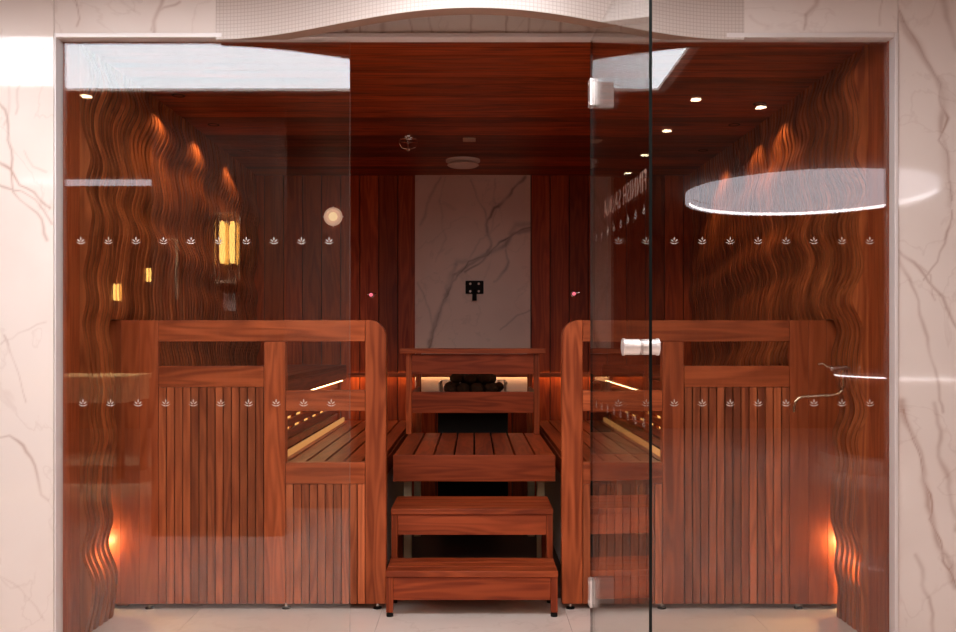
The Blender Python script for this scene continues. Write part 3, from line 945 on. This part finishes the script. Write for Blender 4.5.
m = MB(); m.rev([(0.001,0),(0.030,0),(0.026,-0.008),(0.012,-0.010),(0.012,-0.055),(0.001,-0.055)], (0,0,0), 'z', 22); m.build('body', M['chrome'], t)
m = MB()
for a in (0, PI/2):
    for sg in (-1, 1):
        c, q = math.cos(a)*sg, math.sin(a)*sg
        m.tube([(0.012*c,0.012*q,-0.012),(0.056*c,0.056*q,-0.016),(0.060*c,0.060*q,-0.045),(0.044*c,0.044*q,-0.075),(0.0,0.0,-0.088)], 0.0032, 8)
m.tube([(0.058*math.cos(a), 0.058*math.sin(a), -0.03) for a in [2*PI*k/24 for k in range(25)]], 0.0025, 6)
m.build('cage', M['chrome'], t)
m = MB(); m.ball((0,0,-0.088), 0.010, 2); m.build('tip', M['white'], t)

# recessed downlights near the carved walls
def downlight(x, y, lb, power=7):
    t = thing('recessed_downlight', lb, 'downlight', (x, y, ZC), group='downlights along the carved walls')
    m = MB()
    segs = 20; prof = [(0.026,-0.0015),(0.036,-0.0015),(0.036,0.0),(0.026,0.0)]
    rings = [[m.bm.verts.new((r*math.cos(2*PI*k/segs), r*math.sin(2*PI*k/segs), z)) for k in range(segs)] for r, z in prof]
    for i in range(4):
        for k in range(segs): m.bm.faces.new([rings[i][k], rings[i][(k+1)%segs], rings[(i+1)%4][(k+1)%segs], rings[(i+1)%4][k]])
    m.build('ring', M['black'], t)
    l = bpy.data.lights.new('lamp', 'SPOT'); l.energy = power; l.spot_size = 1.9; l.spot_blend = 0.5; l.color = (1.0, 0.64, 0.34); l.shadow_soft_size = 0.02
    lo = bpy.data.objects.new('lamp', l); lo.parent = t; lo.location = (0, 0, -0.012); C.objects.link(lo)
for k, y in enumerate((4.95, 5.62, 6.38)):
    downlight(-1.62, y, '%s tiny ceiling downlight by the left carved wall' % ('nearest', 'middle', 'farthest')[k])
for k, y in enumerate((5.12, 5.62, 6.38)):
    downlight(1.62, y, '%s tiny ceiling downlight by the right carved wall' % ('nearest', 'middle', 'farthest')[k])

# amber floor-level corner lights between screen and carved wall
for s, lb in ((-1, 'small amber corner light low beside the left screen'), (1, 'small amber corner light low beside the right screen')):
    t = thing('corner_light', lb, 'light', (s*1.838, 4.46, 0.33))
    m = MB(); m.box(-0.008, 0.008, -0.34, 0.0, -0.004, 0.004); m.build('strip', M['brass'], t)
    for (dx, dy, dz, pw) in [(-0.004, 0.004, 0.01, 1.8)] + [(-0.008, 4.144+0.054*q-4.46, -0.047+0.009*q, 2.2) for q in range(5)]:
        l = bpy.data.lights.new('lamp', 'POINT'); l.energy = pw; l.color = (1.0, 0.62, 0.26); l.shadow_soft_size = 0.006
        lo = bpy.data.objects.new('lamp', l); lo.parent = t; lo.location = (s*dx, dy, dz); C.objects.link(lo)

# tap on the right wall
dT = 4.22
t = thing('bucket_tap', 'polished swan-neck tap with long bent spout on the right carved wall', 'tap', (U(838, dT), dT, V(368, dT)))
k_ = dT/F
def tp(u, v): return ((u-838)*k_, 0.0, (368-v)*k_)
m = MB(); m.tube([tp(829,368.5), tp(846,367.5)], 0.0115); m.tube([tp(831,368.5), tp(832,368.5)], 0.0155); m.tube([tp(842,368), tp(857,368)], 0.008); m.rev([(0.001,0.0),(0.022,0.0),(0.022,0.005),(0.001,0.005)], tp(853,368), 'x', 20)
m.build('valve_body', M['chrome'], t)
m = MB(); pts = [tp(843,370), tp(843.5,378), tp(843.5,386), tp(842,391), tp(838,394.3), tp(830,395.3), tp(815,396), tp(803,396.6), tp(798,398.3), tp(795.3,402), tp(794.3,407), tp(794.2,412)]
m.tube(pts, [0.009]*3+[0.0075]*8+[0.0085]); m.tube([tp(843.4,380), tp(843.4,383)], 0.012)
m.build('spout', M['brass'], t)
m = MB(); m.tube([tp(832,367), tp(827,366.5), tp(823,363.5), tp(818,364.5)], [0.005,0.005,0.005,0.006]); m.build('lever', M['brass'], t)

# ------------------------------------------------------------------ lobby things seen mirrored in the glass
t = thing('ceiling_light_panel', 'large luminous white ceiling panel mirrored in the top of the glass', 'ceiling light', (-1.6, 2.46, LC))
m = MB(); m.box(-1.42, 2.75, -0.33, 0.60, -0.02, -0.001); m.build('diffuser', M['panel'], t)
m = MB(); m.box(-1.48, 2.81, -0.38, -0.332, -0.035, -0.001); m.box(-1.48, 2.81, 0.602, 0.65, -0.035, -0.001); m.box(-1.48, -1.422, -0.332, 0.602, -0.035, -0.001); m.box(2.752, 2.81, -0.332, 0.602, -0.035, -0.001)
m.build('frame', M['white'], t)

t = thing('round_ceiling_light', 'large round white ceiling light with bright rim mirrored in the right pane', 'ceiling light', (3.54, -1.85, LC))
m = MB(); m.rev([(0.001,-0.002),(1.20,-0.002),(1.20,-0.01),(0.001,-0.01)], (0,0,0), 'z', 72); m.build('diffuser', M['disc'], t)
m = MB(); sg = 72
for k in range(sg):
    a0, a1 = 2*PI*k/sg, 2*PI*(k+1)/sg
    P = lambda r, a, z: m.bm.verts.new((r*math.cos(a), r*math.sin(a), z))
    for (r0, z0, r1, z1, mi) in ((1.21,-0.012,1.21,-0.068,0),(1.21,-0.068,1.21,-0.10,1),(1.21,-0.10,1.25,-0.10,0),(1.25,-0.10,1.25,-0.001,0)):
        f = m.bm.faces.new((P(r0,a0,z0), P(r0,a1,z0), P(r1,a1,z1), P(r1,a0,z1))); f.material_index = mi
bmesh.ops.remove_doubles(m.bm, verts=m.bm.verts, dist=1e-5)
m.build('rim', [M['disc'], M['rim']], t)

t = thing('linear_ceiling_light', 'slim linear ceiling light mirrored as a pale band in the left pane', 'ceiling light', (-3.6, -1.3, LC))
m = MB(); m.box(-0.9, 0.45, -0.10, 0.10, -0.03, -0.001); m.build('diffuser', M['disc'], t)
l = bpy.data.lights.new('lamp', 'SPOT'); l.energy = 450; l.spot_size = 1.3; l.spot_blend = 0.6; l.color = (1.0, 0.80, 0.50); l.shadow_soft_size = 0.1  # added spot that brightens the lounge table below
lo = bpy.data.objects.new('lamp', l); lo.parent = t; lo.location = (-0.2, 0, -0.05); C.objects.link(lo)

for i, (x, y) in enumerate(((1.474,1.8),(1.474,0.9),(1.474,0.0),(1.474,-0.85),(1.97,1.6),(-2.54,1.88))):
    m = MB(); m.rev([(0.001,-0.002),(0.034,-0.002),(0.034,-0.006),(0.001,-0.006)], (0,0,0), 'z', 24)
    o = m.build('ceiling_spot', M['spot'], loc=(x, y, LC))
    tag(o, ('tiny round ceiling spot nearest the glass in the right-hand row', 'second tiny ceiling spot in the right-hand row', 'third tiny ceiling spot in the right-hand row', 'fourth and lowest-looking tiny ceiling spot in the right-hand row', 'single tiny ceiling spot mirrored near the right carved wall', 'single tiny ceiling spot mirrored at top of the left pane')[i], 'ceiling spot', 'lobby ceiling spots')

# wooden pier with door handle, lamp and switch, facing the glass
yp = 1.60
m = MB()
for k in range(6):
    m.box(-2.215+0.152*k+0.001, -2.215+0.152*(k+1)-0.001, yp-0.10, yp, 0, LC)
struct(m.build('wall_pier', M['lobby']))
m = MB(); m.box(-1.52, -0.98, 0.20, 0.55, 0, LC)  # pillar added for the pale haze it mirrors into the left pane
struct(m.build('wall_haze_pillar', M['soffit'], bevel=0.004))
def sconce(x, y, z, sc, label, light=0):
    t = thing('wall_sconce', label, 'wall lamp', (x, y, z), group='caged tube-bulb wall lamps')
    t.scale = (sc, sc, sc)
    m = MB(); m.box(-0.075, 0.075, 0, 0.02, -0.24, 0.24); m.box(-0.075, 0.075, 0.02, 0.12, -0.24, -0.215); m.box(-0.075, 0.075, 0.02, 0.12, 0.225, 0.24); m.build('bracket', M['brass'], t, 0.002)
    m = MB()
    for sx in (-0.07, 0.07): m.box(sx-0.004, sx+0.004, 0.11, 0.12, -0.214, 0.224)
    m.build('cage_bars', M['brass'], t)
    for sx in (-0.034, 0.034):
        m = MB(); m.rev([(0.001,-0.10),(0.012,-0.10),(0.020,-0.06),(0.020,0.15),(0.012,0.185),(0.001,0.19)], (sx,0.065,0), 'z', 18); b = m.build('bulb', M['fila'], t)
        m = MB(); m.rev([(0.001,-0.213),(0.018,-0.213),(0.016,-0.102),(0.001,-0.102)], (sx,0.065,0), 'z', 16); m.build('bulb_holder', M['brass'], b)
    return t
sconce(-1.675, yp+0.002, 1.97, 1.0, 'large glowing two-bulb wall lamp mirrored in the left pane above the switch')
sconce(-5.44, -5.995, 2.04, 0.9, 'small glowing two-bulb wall lamp mirrored lower left in the left pane')
sconce(-4.95, -5.995, 2.31, 0.72, 'smallest glowing two-bulb wall lamp mirrored left of the door handle')
t = thing('light_switch', 'grey rectangular switch plate mirrored under the large wall lamp', 'switch', (-1.675, yp+0.001, 1.61))
m = MB(); m.box(-0.040, 0.040, 0, 0.01, -0.06, 0.06); m.build('plate', M['white'], t, 0.002)
m = MB(); m.box(-0.028, 0.028, 0.0105, 0.014, -0.045, 0.045); m.build('rocker', M['white'], t, 0.001)
t = thing('pull_handle', 'tall brass pull handle mirrored in the left pane', 'handle', (-2.05, yp+0.001, 1.83))
m = MB(); m.box(-0.030, 0.026, 0.05, 0.07, -0.20, 0.20); m.build('grip', M['lobby'], t, 0.003)
m = MB(); m.box(0.0265, 0.036, 0.045, 0.075, -0.205, 0.205); m.box(-0.036, 0.026, 0.045, 0.075, 0.2005, 0.209); m.build('edge_trim', M['cream'], t, 0.001)
for q in (-0.15, 0.15):
    m = MB(); m.tube([(0,0,q),(0,0.049,q)], 0.010); m.build('standoff', M['brass'], t)

# lounge table with cream top, far left of the lobby
t = thing('lounge_table', 'long wooden table with cream top mirrored low in the left pane', 'table', (-3.85, -1.3, 0))
m = MB(); m.box(-0.75, 0.5, -0.4, 0.4, 0.96, 1.0); m.build('table_top', M['cream'], t, 0.005)
m = MB(); m.box(-0.70, 0.45, -0.36, 0.36, 0.74, 0.958); m.build('cabinet', M['cream'], t, 0.003)
for sx in (-0.68, 0.38):
    for yy in (-0.34, 0.28): m = MB(); m.box(sx, sx+0.06, yy, yy+0.06, 0, 0.739); m.build('leg', M['lobby'], t)

# round counter under the round ceiling light
t = thing('round_counter', 'round dark counter with a lit upper rim mirrored low in the right pane', 'counter', (4.85, -1.85, 0))
m = MB(); m.rev([(0.001,0.152),(0.90,0.152),(0.90,0.96),(0.001,0.96)], (0,0,0), 'z', 64); m.build('drum', M['lobby'], t)
m = MB(); m.rev([(0.001,0.961),(0.93,0.961),(0.93,0.970),(0.001,0.970)], (0,0,0), 'z', 64); m.build('rim_light', M['rim'], t)
m = MB(); m.rev([(0.001,0.976),(0.95,0.976),(0.95,1.01),(0.001,1.01)], (0,0,0), 'z', 64); m.build('counter_top', M['marble'], t)
m = MB(); m.rev([(0.001,0.001),(1.12,0.001),(1.12,0.15),(0.001,0.15)], (0,0,0), 'z', 64); m.build('plinth', M['marble'], t)
